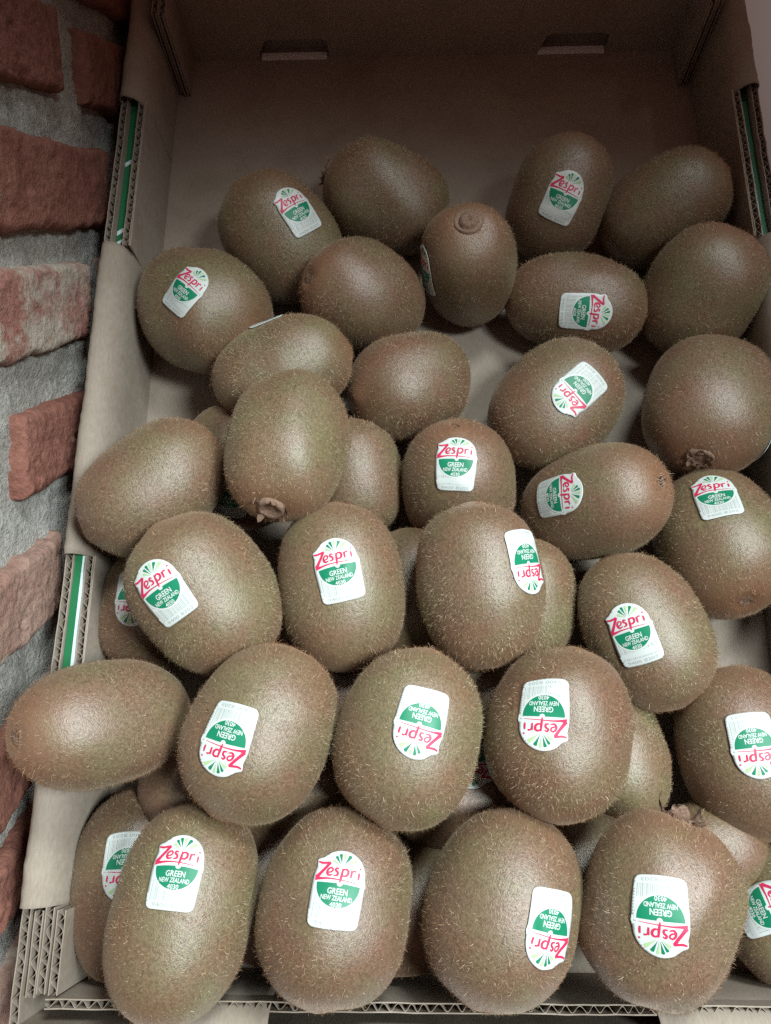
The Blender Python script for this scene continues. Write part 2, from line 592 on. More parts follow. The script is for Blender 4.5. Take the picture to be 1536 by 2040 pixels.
def plate(name, outline, holes, th, mat, m4):
    """flat board with cut holes"""
    cu = bpy.data.curves.new(name, 'CURVE')
    cu.dimensions = '2D'
    cu.fill_mode = 'BOTH'
    cu.extrude = th / 2
    for poly in [outline] + holes:
        sp = cu.splines.new('POLY')
        sp.points.add(len(poly) - 1)
        for pt, (a, b) in zip(sp.points, poly): pt.co = (a, b, 0, 1)
        sp.use_cyclic_u = True
    o = bpy.data.objects.new(name, cu)
    COL.objects.link(o)
    dg = bpy.context.evaluated_depsgraph_get()
    me = bpy.data.meshes.new_from_object(o.evaluated_get(dg))
    bpy.data.objects.remove(o)
    me.transform(m4)
    return me


HOLES = [[(0.0480, 0.0003), (0.0480, 0.004), (0.0525, 0.0128), (0.0550, 0.0137), (0.0860, 0.0137), (0.0885, 0.0118), (0.0895, 0.0030), (0.0885, 0.0003)],
         [(0.2120, 0.0003), (0.2135, 0.0045), (0.2170, 0.0125), (0.2200, 0.0136), (0.2490, 0.0136), (0.2525, 0.0118), (0.2530, 0.0040), (0.2515, 0.0003)]]
up = Matrix(((1, 0, 0, 0), (0, 0, 1, L + TH / 2), (0, 1, 0, 0), (0, 0, 0, 1)))
BH = H + 0.004
me = plate("back_panel", [(-0.0005, -0.0003), (W + 0.0005, -0.0003), (W + 0.0005, BH), (-0.0005, BH)], HOLES, TH, CARD, up)
link("back_panel", me, CARD, tray)
corrugated("back_outer_panel", (-OUT, L + 0.0085, 0), (W + 2 * OUT, 0, 0), 0, (0, 1, 0), BH, 0.0003, 0.0, 31)
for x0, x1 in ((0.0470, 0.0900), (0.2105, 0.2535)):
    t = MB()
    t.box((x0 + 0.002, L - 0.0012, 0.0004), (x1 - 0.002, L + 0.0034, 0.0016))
    t.build("slot_light_strip", SLOT_LIGHT, tray)  # added strip, imitates the daylight seen through each slot

# front wall: open board edge, rolled over in two places
corrugated("front_panel", (0.0006, -0.0002, 0), (W - 0.0012, 0, 0), 0, (0, -1, 0), ZC + 0.0012, 0.0003, 0.0003, 41)
corrugated("front_outer_panel", (-OUT, -0.0090, 0), (W + 2 * OUT, 0, 0), 0, (0, -1, 0), ZC, 0.0003, 0.0003, 47)
fp = [(o, z + 0.0016) if i > 0 else (o, z) for i, (o, z) in enumerate(PROF)]
fold("rolled_rim", fp, (0.040, 0, 0), (0.083, 0, 0), 51, (0, -1, 0))
fold("rolled_rim", fp, (0.222, 0, 0), (W - 0.006, 0, 0), 57, (0, -1, 0))


# ------------------------------------------------------------------ the round-topped fruit sticker, drawn flat in mm
SC = 25.5 / 820.0


def text_tris(txt, cx, cy, width, height):
    cu = bpy.data.curves.new("t", 'FONT')
    cu.body = txt
    cu.align_x = 'CENTER'
    cu.size = 1.0
    cu.offset = 0.018
    cu.resolution_u = 2
    o = bpy.data.objects.new("t", cu)
    COL.objects.link(o)
    dg = bpy.context.evaluated_depsgraph_get()
    me = bpy.data.meshes.new_from_object(o.evaluated_get(dg))
    bpy.data.objects.remove(o)
    bm = bmesh.new()
    bm.from_mesh(me)
    bmesh.ops.triangulate(bm, faces=bm.faces)
    v = np.array([p.co[:2] for p in bm.verts])
    f = [[p.index for p in q.verts] for q in bm.faces]
    bm.free()
    lo, hi = v.min(0), v.max(0)
    v = (v - (lo + hi) / 2) / (hi - lo) * np.array([width, height]) + np.array([cx, cy])
    return v, f


def poly_tris(pts, maxlen):
    bm = bmesh.new()
    bm.faces.new([bm.verts.new((x, y, 0)) for x, y in pts])
    bmesh.ops.triangulate(bm, faces=bm.faces)
    for _ in range(6):
        es = [e for e in bm.edges if e.calc_length() > maxlen]
        if not es: break
        bmesh.ops.subdivide_edges(bm, edges=es, cuts=1)
        bmesh.ops.triangulate(bm, faces=bm.faces)
    bm.verts.index_update()
    v = np.array([p.co[:2] for p in bm.verts])
    f = [[p.index for p in q.verts] for q in bm.faces]
    f = [q if np.cross(v[q[1]] - v[q[0]], v[q[2]] - v[q[0]]) > 0 else q[::-1] for q in f]
    bm.free()
    return v, f


def spline(pts, n=8):
    P = [np.array(p, float) for p in pts]
    P = [2 * P[0] - P[1]] + P + [2 * P[-1] - P[-2]]
    out = []
    for i in range(1, len(P) - 2):
        for k in range(n):
            t = k / n
            a, b, c, d = P[i - 1:i + 3]
            out.append(0.5 * (2 * b + (c - a) * t + (2 * a - 5 * b + 4 * c - d) * t * t + (3 * b - a - 3 * c + d) * t ** 3))
    out.append(P[-2])
    return np.array(out)


def stroke(pts, n=6):
    """brush stroke: points (x, y, width)"""
    q = spline(pts, n)
    xy, w = q[:, :2], q[:, 2]
    t = np.gradient(xy, axis=0)
    t /= np.linalg.norm(t, axis=1, keepdims=True) + 1e-9
    nn = np.stack([-t[:, 1], t[:, 0]], 1)
    v = np.concatenate([xy - nn * w[:, None] / 2, xy + nn * w[:, None] / 2])
    m = len(xy)
    f = []
    for i in range(m - 1):
        f += [[i, i + 1, m + i + 1], [i, m + i + 1, m + i]]
    f = [g if np.cross(v[g[1]] - v[g[0]], v[g[2]] - v[g[0]]) > 0 else g[::-1] for g in f]
    return v, f


def rounded(cx, cy, r, a0, a1, n=6):
    return [(cx + r * math.cos(math.radians(a0 + (a1 - a0) * i / n)), cy + r * math.sin(math.radians(a0 + (a1 - a0) * i / n))) for i in range(n + 1)]


def sticker_layers():
    """list of (verts in sticker units, triangles, layer, material)"""
    out = []
    o = rounded(-205, -335, 75, 180, 270) + rounded(208, -335, 75, 270, 360)
    o += [(284, -250), (287, -120), (288, 0), (293, 35), (300, 58), (292, 85), (283, 112)]
    o += rounded(0, 130, 281, 5, 118, 16)
    o += [(-165, 352), (-196, 326), (-222, 312), (-250, 306), (-270, 294), (-280, 272), (-272, 235), (-266, 205), (-276, 160), (-286, 100), (-287, 0), (-284, -120), (-281, -240)]
    out.append((*poly_tris(o, 42), 0, 0))
    rnd = random.Random(5)
    x = -236.0
    while x < 236:
        w = rnd.choice([5, 7, 10, 14])
        for y0, y1 in ((-318, -200), (-200, -60)):
            out.append((np.array([(x, y0), (x + w, y0), (x + w, y1), (x, y1)]), [[0, 1, 2], [0, 2, 3]], 1, 4))
        x += w + rnd.choice([7, 9, 13, 18])
    out.append((*text_tris("9400 8203", 0, -360, 400, 44), 1, 4))
    wh = rounded(0, 38, 262, 180, 360, 24)
    out.append((*poly_tris(wh, 42), 2, 0))
    g = rounded(0, 35, 237, 180, 360, 24) + rounded(12, 37, 30, 0, -180, 8)
    out.append((*poly_tris(g, 42), 3, 1))
    out.append((*text_tris("GREEN", 0, -42, 212, 62), 4, 0))
    out.append((*text_tris("NEW ZEALAND", 0, -108, 330, 48), 4, 0))
    out.append((*text_tris("4030", 0, -172, 122, 50), 4, 0))
    # the logo, brushed
    R_ = []
    R_.append(stroke([(-262, 262, 20), (-215, 246, 27), (-165, 248, 27), (-118, 252, 30)]))
    R_.append(stroke([(-122, 254, 36), (-165, 190, 34), (-215, 125, 38), (-252, 78, 48)]))
    R_.append(stroke([(-262, 72, 50), (-200, 72, 28), (-110, 78, 17), (20, 74, 11), (130, 68, 8), (215, 62, 5)]))
    R_.append(stroke([(-142, 138, 14), (-95, 150, 18), (-80, 178, 18), (-106, 195, 20), (-134, 172, 24), (-140, 138, 26), (-118, 112, 22), (-78, 120, 12)]))
    R_.append(stroke([(-14, 182, 12), (-40, 194, 20), (-52, 172, 22), (-26, 148, 24), (-28, 118, 22), (-66, 112, 11)]))
    R_.append(stroke([(26, 196, 14), (22, 140, 26), (16, 90, 24), (10, 46, 12)]))
    R_.append(stroke([(22, 168, 14), (52, 190, 20), (84, 176, 26), (82, 138, 26), (54, 116, 20), (24, 122, 12)]))
    R_.append(stroke([(122, 186, 20), (122, 145, 24), (118, 108, 18)]))
    R_.append(stroke([(122, 158, 13), (142, 182, 16), (168, 184, 22)]))
    R_.append(stroke([(206, 178, 18), (206, 140, 24), (202, 106, 18)]))
    R_.append(stroke([(212, 212, 8), (215, 222, 24), (218, 232, 8)]))
    for k, (v, f) in enumerate(R_): out.append((v, f, 3 + 0.15 * k, 2))
    out.append((*text_tris("TM", 250, 62, 30, 14), 3, 4))
    # petals
    for ang, r0, r1, w, mi in ((142, 30, 140, 42, 3), (122, 34, 160, 38, 1), (103, 38, 172, 44, 1), (84, 38, 174, 40, 3), (62, 36, 172, 50, 1), (36, 34, 186, 52, 3)):
        c, s = math.cos(math.radians(ang)), math.sin(math.radians(ang))
        cx, cy = 18, 200
        pts = [(cx + c * (r0 + (r1 - r0) * t), cy + s * (r0 + (r1 - r0) * t), max(1.5, w * (t ** 1.3) * (1.0 if t < 0.86 else math.sqrt(max(0.02, 1 - ((t - 0.86) / 0.14) ** 2))))) for t in (0, 0.2, 0.4, 0.6, 0.75, 0.86, 0.94, 1.0)]
        out.append((*stroke(pts, 3), 3, mi))
    return out


LAY = sticker_layers()
SV = np.concatenate([l[0] for l in LAY]) * SC / 1000.0
SZ = np.concatenate([np.full(len(l[0]), l[2]) for l in LAY])
SF, SM, _b = [], [], 0
for v, f, z, mi in LAY:
    SF += [[i + _b for i in q] for q in f]
    SM += [mi] * len(f)
    _b += len(v)
SF = np.array(SF)
BASE_N = len(LAY[0][0])
# rim of the base sheet, for the sheet's own thickness
_ec = {}
for q in LAY[0][1]:
    for a, b in ((q[0], q[1]), (q[1], q[2]), (q[2], q[0])):
        _ec[(min(a, b), max(a, b))] = _ec.get((min(a, b), max(a, b)), []) + [(a, b)]
RIM = [v[0] for v in _ec.values() if len(v) == 1]

LABEL = {
    'a': "dark unstickered kiwifruit farthest back in the tray, dried stem bits at its upper left",
    'b': "dark kiwifruit at the back left of the tray, sticker tilted near its top",
    'c': "dark round kiwifruit against the left tray wall, sticker at its upper left",
    'd': "unstickered kiwifruit just left of the one showing a round stem button",
    'e': "kiwifruit with a round stem button facing the viewer and a sticker on its left edge",
    'f': "upright kiwifruit in the back row with a sticker, touching the bare floor behind it",
    'g': "shiny unstickered kiwifruit at the back right corner of the tray",
    'h': "unstickered kiwifruit with a small scar on its upper right, below the back right one",
    'i': "sideways kiwifruit in the upper right with its sticker reading downwards",
    'j': "olive kiwifruit on bare cardboard with its sticker turned upside down to the right",
    'k': "kiwifruit by the right tray wall with a flower-shaped stem scar at its bottom",
    'l': "olive kiwifruit with its sticker seen edge-on along the top, partly hidden by another",
    'm': "plain brown unstickered kiwifruit in the middle of the tray beside bare cardboard",
    'n': "unstickered kiwifruit with a woody stem and dried sepals at its lower left",
    'o': "greenish unstickered kiwifruit half hidden right of the one with woody sepals",
    'p': "kiwifruit in the middle with an upright sticker on its top and its bottom hidden",
    'q': "sideways kiwifruit with a tufted right end and a sticker near its left end",
    'r': "shiny kiwifruit by the right tray wall with an upright sticker near its top",
    's': "olive unstickered kiwifruit leaning on the left tray wall, dry scar at its upper right",
    't': "large kiwifruit near the left wall with a slanted sticker on its left edge",
    'u': "kiwifruit low by the left wall, its upside-down sticker half covered by a larger fruit",
    'v': "upright kiwifruit left of centre with a glossy sticker and a greenish lower half",
    'w': "upright kiwifruit right of centre with an upside-down sticker on its right edge",
    'x': "unstickered greyish kiwifruit half hidden behind the one with a sticker on its right edge",
    'y': "slanted kiwifruit right of centre with an upright sticker, beside bare floor at right",
    'z': "long unstickered kiwifruit lying across the left rim with a brown left end",
    'A': "large kiwifruit in the third row from the front, upside-down sticker on its lower left",
    'B': "large kiwifruit in the pile whose upside-down sticker has a washed-out glare",
    'C': "round kiwifruit at the right of the pile with an upside-down sticker at its upper left",
    'D': "pale unstickered kiwifruit peeking out right of a rounder stickered one",
    'E': "kiwifruit cut by the right picture edge with an upside-down sticker, bare cardboard on its left",
    'F': "smooth brown kiwifruit in the front left corner, its upside-down sticker partly covered",
    'G': "long front row kiwifruit at the left, upright sticker, overhanging the front rim",
    'H': "front row kiwifruit, second from the left, with a glossy upright sticker",
    'I': "front row kiwifruit with an upside-down sticker at its lower right edge",
    'J': "front row kiwifruit with dried sepals on top and a large upside-down sticker",
    'K': "kiwifruit at the lower right picture edge with a sideways sticker",
    'L': "buried kiwifruit showing a small pinkish patch right of the dried sepals",
    'M': "buried kiwifruit in the dark gap, petals of its sticker just showing",
    'N': "buried kiwifruit showing in the gap between the two front row fruits at the right",
    'O': "buried dark kiwifruit in the gap between the second and third front row fruits",
    'Q': "buried dark kiwifruit under the large one beside the left rim",
    'R': "buried kiwifruit with a shaded sticker under the one with woody sepals",
    'S': "buried reddish kiwifruit in the dark gap between the two upright centre fruits",
    'T': "buried kiwifruit showing a sliver above the large fruits right of centre",
    'U': "buried dark kiwifruit in the gap between the first and second front row fruits",
    'V': "buried kiwifruit in the shadow below the gap between two large third row fruits",
    'X': "buried kiwifruit in the dark gap under the upright fruit with a greenish lower half",
}

# id, centre (mm), direction of the stem end, direction of local x, width (mm), length / width, kind of end, sticker (place, up)
KIWI = [
    ('a',(123.6,362.9,26.4),(-0.91,0.311,0.274),(0.023,-0.623,0.782),51.4,1.275,'calyx',None),
    ('b',(70.8,337.4,28.5),(0.596,-0.595,-0.54),(0.143,-0.583,0.8),53.4,1.236,'plain',(0.82,-0.525,-0.229,-0.165,-0.072,-0.984)),
    ('c',(34.6,295.1,30.2),(0.741,-0.602,0.298),(-0.441,-0.102,0.891),59,1.2,'plain',(0.9,-0.147,0.411,-0.184,-0.978,0.098)),
    ('d',(112.5,300.7,33.2),(-0.749,-0.077,0.659),(0.566,-0.592,0.574),51.3,1.2,'dimple',None),
    ('e',(164.9,316.7,33.3),(-0.066,0.068,0.995),(-0.033,-0.997,0.066),47.1,1.42,'button',(0.302,-0.896,0.324,-0.387,-0.015,0.922)),
    ('f',(212.5,358.3,28.7),(0.341,0.7,0.627),(-0.172,-0.61,0.774),49.6,1.255,'plain',(0.993,0.057,0.1,-0.037,0.06,0.998)),
    ('g',(265.4,352,27.7),(0.799,0.296,0.523),(-0.282,-0.584,0.761),51.1,1.291,'plain',None),
    ('h',(277.8,301.2,30.9),(0.32,0.543,0.776),(-0.417,-0.655,0.63),53.4,1.2,'dimple',None),
    ('i',(218.1,300.6,23.6),(-0.969,0.23,-0.086),(-0.196,-0.514,0.835),46.7,1.421,'dimple',(0.964,-0.127,-0.236,-0.064,0.099,-0.993)),
    ('j',(204.1,243.5,27.3),(0.67,0.739,0.064),(0.074,-0.153,0.986),54.6,1.2,'plain',(0.995,0.086,0.053,0.027,-0.113,-0.993)),
    ('k',(273.1,240.1,33.7),(-0.329,-0.894,0.304),(-0.148,0.367,0.918),57,1.2,'ring',(-0.46,-0.86,0.20,-0.05,-0.2,-0.97)),
    ('l',(77.2,254.9,44.4),(-0.957,-0.242,-0.162),(-0.019,-0.505,0.863),46.4,1.36,'dimple',(-0.22,0.972,0.045,-0.97,-0.22,0.10)),
    ('m',(135.3,255,26.5),(0.799,0.399,-0.45),(0.568,-0.258,0.781),50.5,1.2,'plain',None),
    ('n',(84.6,207.4,69.5),(-0.121,-0.939,0.323),(0.284,0.279,0.917),50.3,1.3,'calyx',None),
    ('o',(110.5,209.2,25.4),(-0.078,0.936,0.345),(0.062,-0.34,0.938),43.2,1.234,'plain',None),
    ('p',(157.3,203.2,28.6),(-0.059,0.606,0.793),(-0.035,-0.795,0.605),50.6,1.2,'plain',(0.58,-0.026,0.814,-0.707,0.088,0.702)),
    ('q',(217.2,193.2,33.6),(0.661,0.015,0.75),(-0.693,-0.37,0.619),49.4,1.4,'tuft',(0.949,-0.316,-0.015,0.022,0.059,0.998)),
    ('r',(271.8,176.1,29.2),(0.054,-0.888,0.456),(-0.487,0.375,0.789),55.8,1.2,'dimple',(0.969,-0.225,-0.105,-0.051,-0.042,-0.998)),
    ('s',(26.1,193.6,57.1),(0.758,0.652,-0.023),(0.299,-0.315,0.901),49.6,1.322,'tuft',None),
    ('t',(54,146.4,66),(0.554,-0.701,-0.45),(0.329,-0.312,0.891),54,1.2,'dimple',(0.78,0.398,-0.483,-0.287,-0.099,-0.953)),
    ('u',(18.7,148.7,22.7),(0.084,0.996,-0.01),(0.318,-0.017,0.948),45.5,1.2,'plain',(0.944,-0.331,0.004,0.024,0.068,-0.997)),
    ('v',(106.7,150.9,56.7),(0.122,-0.967,-0.222),(0.082,-0.213,0.974),50.7,1.325,'tuft',(0.964,0.022,-0.265,-0.107,0.106,-0.989)),
    ('w',(162.4,149.5,64.2),(0.089,-0.975,-0.206),(-0.087,-0.213,0.973),50.1,1.273,'tuft',(0.656,-0.699,-0.283,0.059,-0.117,0.991)),
    ('x',(186.1,151.9,23),(0.179,-0.898,-0.402),(-0.101,-0.424,0.9),45.2,1.2,'plain',None),
    ('y',(234.1,136.3,34.6),(0.39,-0.92,-0.037),(-0.273,-0.154,0.949),49.8,1.336,'plain',(0.979,0.202,-0.032,0.011,-0.089,-0.996)),
    ('z',(20.7,96.2,71.7),(-0.629,-0.181,0.756),(0.762,0.047,0.646),44.9,1.490,'dimple',None),
    ('A',(79.1,93.1,71.5),(0.444,0.895,-0.04),(0.174,-0.042,0.984),52.6,1.210,'dimple',(0.901,-0.333,-0.28,-0.051,0.217,-0.975)),
    ('B',(133.6,91.6,70.9),(0.274,0.961,0.036),(0.002,-0.038,0.999),52.3,1.201,'plain',(0.969,0.112,0.221,0.09,0.025,-0.996)),
    ('C',(189.1,93,67.4),(-0.223,-0.972,-0.08),(-0.172,-0.041,0.984),52.2,1.172,'tuft',(0.954,0.222,-0.203,0.128,-0.163,0.978)),
    ('D',(220.8,86.7,20.5),(-0.306,0.951,-0.055),(-0.233,-0.019,0.972),41.7,1.31,'plain',None),
    ('E',(272.4,87.3,26.8),(-0.133,0.991,-0.031),(-0.363,-0.02,0.932),53.5,1.267,'tuft',(0.986,0.152,0.072,0.026,-0.021,-0.999)),
    ('F',(21.2,35.8,23.4),(-0.052,0.993,-0.105),(0.298,0.116,0.947),46.6,1.5,'plain',(0.958,-0.124,0.259,0.074,-0.032,-0.997)),
    ('G',(52.4,31.8,61.0),(0.171,0.967,-0.192),(0.244,0.147,0.959),50.5,1.427,'plain',(0.889,-0.205,0.408,-0.151,-0.053,0.987)),
    ('H',(107.4,33.2,62.6),(0.161,0.974,-0.159),(0.082,0.148,0.986),52.5,1.226,'plain',(0.975,-0.011,0.22,-0.078,-0.03,0.996)),
    ('I',(166.7,33.7,63.3),(0.364,0.926,-0.1),(-0.101,0.146,0.984),52.1,1.248,'tuft',(0.78,0.625,-0.027,-0.096,0.111,-0.989)),
    ('J',(219.7,34.5,69.0),(0.301,0.934,0.197),(-0.344,-0.086,0.935),52.6,1.190,'calyx',(0.986,0.058,0.156,0.198,0.280,-0.940)),
    ('K',(284.2,29.1,22.3),(0.449,0.891,0.062),(-0.382,0.129,0.915),45.1,1.304,'plain',(0.93,-0.296,-0.218,0.268,0.642,0.718)),
    ('L',(254,47,20.5),(0.9,0.43,0),(-0.26,0.177,0.949),40,1.24,'plain',None),
    ('M',(156.5,69.6,24),(0.986,0.169,0),(-0.006,0.038,0.999),48,1.24,'plain',(0.825,-0.532,0.19,0.545,0.823,-0.159)),
    ('N',(201,40.2,23.9),(0.994,0.107,0),(-0.014,0.128,0.992),48,1.24,'plain',None),
    ('O',(137.8,29.1,23.7),(0.949,0.314,0),(-0.043,0.129,0.991),48,1.24,'plain',None),
    ('Q',(45.6,79,24.4),(0.108,0.994,0),(0.237,-0.026,0.971),48,1.24,'plain',None),
    ('R',(55.3,216,23.8),(-0.343,0.939,0),(0.071,0.026,0.997),48,1.24,'plain',(0.648,-0.3,-0.701,0.625,0.349,0.698)),
    ('S',(135.5,153.6,23.8),(-0.082,0.997,0),(-0.021,-0.002,1),48,1.24,'plain',None),
    ('T',(167.3,109.9,24),(-0.938,0.347,0),(-0.038,-0.104,0.994),48,1.24,'plain',None),
    ('U',(76.9,35.6,23.8),(-0.246,0.969,0),(0.176,0.045,0.983),48,1.24,'plain',None),
    ('V',(92,74,24.5),(0.9,0.43,0),(0,0,1),46,1.22,'plain',None),
    ('X',(106,112,24),(0.7,0.71,0),(0,0,1),46,1.22,'plain',None),
]


# ------------------------------------------------------------------ kiwifruit
PE = 2.42


class Shape:
    def __init__(self, D, rho, end, seed):
        rg = np.random.default_rng(seed)
        self.b, self.a, self.end = D / 2, D / 2 * rho, end
        self.e, self.ph = 0.030 * rg.random(), rg.random() * 6.28
        self.g = (rg.random() - 0.5) * 0.06
        self.k = rg.normal(0, 1.6, (5, 3))
        self.o = rg.random(5) * 6.28
        self.am = rg.normal(0, 0.0085, 5)

    def r(self, d):
        s = np.hypot(d[:, 0], d[:, 1])
        t = np.abs(d[:, 2])
        r = ((s / self.b) ** PE + (t / self.a) ** PE) ** (-1 / PE)
        phi = np.arctan2(d[:, 1], d[:, 0])
        m = 1 + self.e * np.cos(2 * phi + self.ph) * s ** 2 + self.g * d[:, 2] * s ** 2
        for k, o, a in zip(self.k, self.o, self.am): m = m + a * np.sin(d @ k * 2 + o)
        r = r * m
        ang = np.arccos(np.clip(d[:, 2], -1, 1))
        if self.end in ('button', 'ring', 'calyx'):
            r = r - 0.0011 * np.exp(-(ang / 0.17) ** 2)
        elif self.end in ('dimple', 'tuft'):
            r = r + 0.0014 * np.exp(-(ang / 0.30) ** 2) - 0.0026 * np.exp(-(ang / 0.11) ** 2)
        else:
            r = r + 0.0012 * np.exp(-(ang / 0.16) ** 2)
        r = r + 0.0015 * np.exp(-((math.pi - ang) / 0.15) ** 2)
        return r

    def nrm(self, p):
        s = np.hypot(p[:, 0], p[:, 1]) + 1e-9
        g = np.stack([p[:, 0] / s * (s / self.b) ** (PE - 1) / self.b, p[:, 1] / s * (s / self.b) ** (PE - 1) / self.b,
                      np.sign(p[:, 2]) * (np.abs(p[:, 2]) / self.a) ** (PE - 1) / self.a], 1)
        return g / np.linalg.norm(g, axis=1, keepdims=True)


NU, NV = 56, 40
_d = [(0, 0, 1.0)]
for j in range(1, NV):
    th = math.pi * j / NV
    for i in range(NU):
        _d.append((math.sin(th) * math.cos(2 * math.pi * i / NU), math.sin(th) * math.sin(2 * math.pi * i / NU), math.cos(th)))
_d.append((0, 0, -1.0))
SPH = np.array(_d)
_l, _s = [], []
for i in range(NU):
    _l += [0, 1 + i, 1 + (i + 1) % NU]
    _s.append(3)
for j in range(NV - 2):
    for i in range(NU):
        a, b = 1 + j * NU + i, 1 + j * NU + (i + 1) % NU
        _l += [a, a + NU, b + NU, b]
        _s.append(4)
for i in range(NU):
    _l += [1 + (NV - 2) * NU + (i + 1) % NU, 1 + (NV - 2) * NU + i, len(SPH) - 1]
    _s.append(3)
SPH_L, SPH_S = np.array(_l), np.array(_s)


def add_attr(me, name, vals):
    at = me.attributes.new(name, 'FLOAT', 'POINT')
    at.data.foreach_set("value", np.asarray(vals, np.float32))


def skin_mesh(sh):
    V = SPH * sh.r(SPH)[:, None]
    me = mesh_np("skin", V, SPH_L, SPH_S)
    ang = np.arccos(np.clip(np.abs(SPH[:, 2]), 0, 1))
    add_attr(me, "pole", 0.9 * np.exp(-(ang / np.where(SPH[:, 2] > 0, 0.52 if sh.end != 'plain' else 0.34, 0.38)) ** 2))
    return me


def sticker_frame(sh, st):
    d0 = np.array(st[:3])
    d0 /= np.linalg.norm(d0)
    p0 = d0 * sh.r(d0[None])[0]
    n0 = sh.nrm(p0[None])[0]
    upv = np.array(st[3:6])
    upv = upv - n0 * (upv @ n0)
    upv /= np.linalg.norm(upv)
    rt = np.cross(upv, n0)
    return p0, n0, rt, upv


def sticker_mesh(sh, st, seed):
    p0, n0, rt, upv = sticker_frame(sh, st)
    rg = np.random.default_rng(seed)
    k1, k2 = rg.normal(0, 260, 2), rg.normal(0, 420, 2)
    wr = 0.00013 * np.sin(SV @ k1 + rg.random() * 6) + 0.00009 * np.sin(SV @ k2 + rg.random() * 6)

    def mp(xy, off):
        q = p0 + xy[:, :1] * rt + xy[:, 1:] * upv
        d = q / np.linalg.norm(q, axis=1, keepdims=True)
        s = d * sh.r(d)[:, None]
        return s + sh.nrm(s) * off[:, None]
    off = 0.00062 + wr + SZ * 0.000035
    V = mp(SV, off)
    base = SV[:BASE_N]
    V2 = mp(base, (0.00045 + wr[:BASE_N]))
    nb = len(V)
    F = list(SF)
    M = list(SM)
    side = [[b, a, nb + a, nb + b] for a, b in RIM]
    loops = np.concatenate([np.array(F).ravel(), np.array(side).ravel()])
    sizes = np.concatenate([np.full(len(F), 3), np.full(len(side), 4)])
    return mesh_np("sticker", np.concatenate([V, V2]), loops, sizes, True, M + [0] * len(side))


def fuzz_mesh(sh, st, n, seed):
    rg = np.random.default_rng(seed)
    d = rg.normal(size=(n, 3))
    d /= np.linalg.norm(d, axis=1, keepdims=True)
    p = d * sh.r(d)[:, None]
    nn = sh.nrm(p)
    keep = np.ones(n, bool)
    if st is not None:
        p0, n0, rt, upv = sticker_frame(sh, st)
        x, y = (p - p0) @ rt / (SC / 1000), (p - p0) @ upv / (SC / 1000)
        f = (p @ n0) > 0
        keep &= ~(f & (np.abs(x) < 310) & (y > -430) & (y < 440) & ((y < 200) | (x ** 2 + (y - 130) ** 2 < 310 ** 2)))
    # worn patches with shorter hair
    k = rg.normal(0, 2.2, (4, 3))
    o = rg.random(4) * 6.28
    worn = sum(np.sin(d @ a * 2 + b) for a, b in zip(k, o)) / 4
    wv = np.clip(0.55 + 1.7 * worn, 0, 1)
    keep &= rg.random(n) < 0.46 + 0.54 * wv
    ln = (0.00080 + 0.0014 * rg.random(n) ** 3) * (0.75 + 0.45 * wv)
    ln *= 1 + 0.35 * np.abs(d[:, 2]) ** 4
    mer = np.array([0, 0, 1.0]) - nn * nn[:, 2:3]
    t = rg.normal(size=(n, 3)) * 0.85 + mer * 0.5
    t -= nn * (t * nn).sum(1, keepdims=True)
    t /= np.linalg.norm(t, axis=1, keepdims=True)
    lift = np.clip(rg.normal(0.36, 0.20, n), 0.08, 0.95)[:, None]
    sd = np.cross(t, nn)
    sd = sd + nn * rg.normal(0, 0.5, (n, 1))
    sd /= np.linalg.norm(sd, axis=1, keepdims=True)
    w = 0.000043 * (0.8 + 0.6 * rg.random(n))[:, None]
    L_ = ln[:, None]
    r0 = p - nn * 0.0002
    m1 = p + nn * L_ * lift * 0.75 + t * L_ * 0.45
    t2 = t + sd * rg.normal(0, 0.35, (n, 1))
    tip = p + nn * L_ * lift * 0.95 + t2 * L_ * 0.92
    V = np.stack([r0 - sd * w, r0 + sd * w, m1 + sd * w * 0.85, m1 - sd * w * 0.85, tip], 1)[keep]
    m = len(V)
    b = (np.arange(m) * 5)[:, None]
    loops = np.concatenate([b + np.array([[0, 1, 2, 3]]), b + np.array([[3, 2, 4]])], 1).ravel()
    sizes = np.tile([4, 3], m)
    me = mesh_np("fuzz", V.reshape(-1, 3), loops, sizes, True)
    tint = np.clip(rg.normal(0.5, 0.22, m), 0, 1)
    add_attr(me, "tint", np.repeat(tint, 5))
    pa = np.arccos(np.clip(d[keep, 2], -1, 1))
    pb = math.pi - pa
    pole = np.exp(-(pa / (0.55 if sh.end != "plain" else 0.35)) ** 2) + np.exp(-(pb / 0.40) ** 2)
    add_attr(me, "pole", np.repeat(np.clip(pole, 0, 1), 5))
    return me


def lathe(prof, n=20, seed=0, rough=0.06):
    V, F = [], []
    k = len(prof)
    for i in range(n):
        a = 2 * math.pi * i / n
        for q, (r, z) in enumerate(prof):
            w = 1 + rough * noise.noise(Vector((math.cos(a) * 2, math.sin(a) * 2, seed + q * 0.7)))
            V.append((r * w * math.cos(a), r * w * math.sin(a), z * (1 + 0.5 * rough * noise.noise(Vector((math.cos(a) * 3, math.sin(a) * 3, seed + 9))))))
    for i in range(n):
        for q in range(k - 1):
            a, b = i * k + q, ((i + 1) % n) * k + q
            F.append((a, b, b + 1, a + 1))
    F.append(tuple(i * k + k - 1 for i in range(n)))
    m = MB()
    m.add(V, F)
    return m


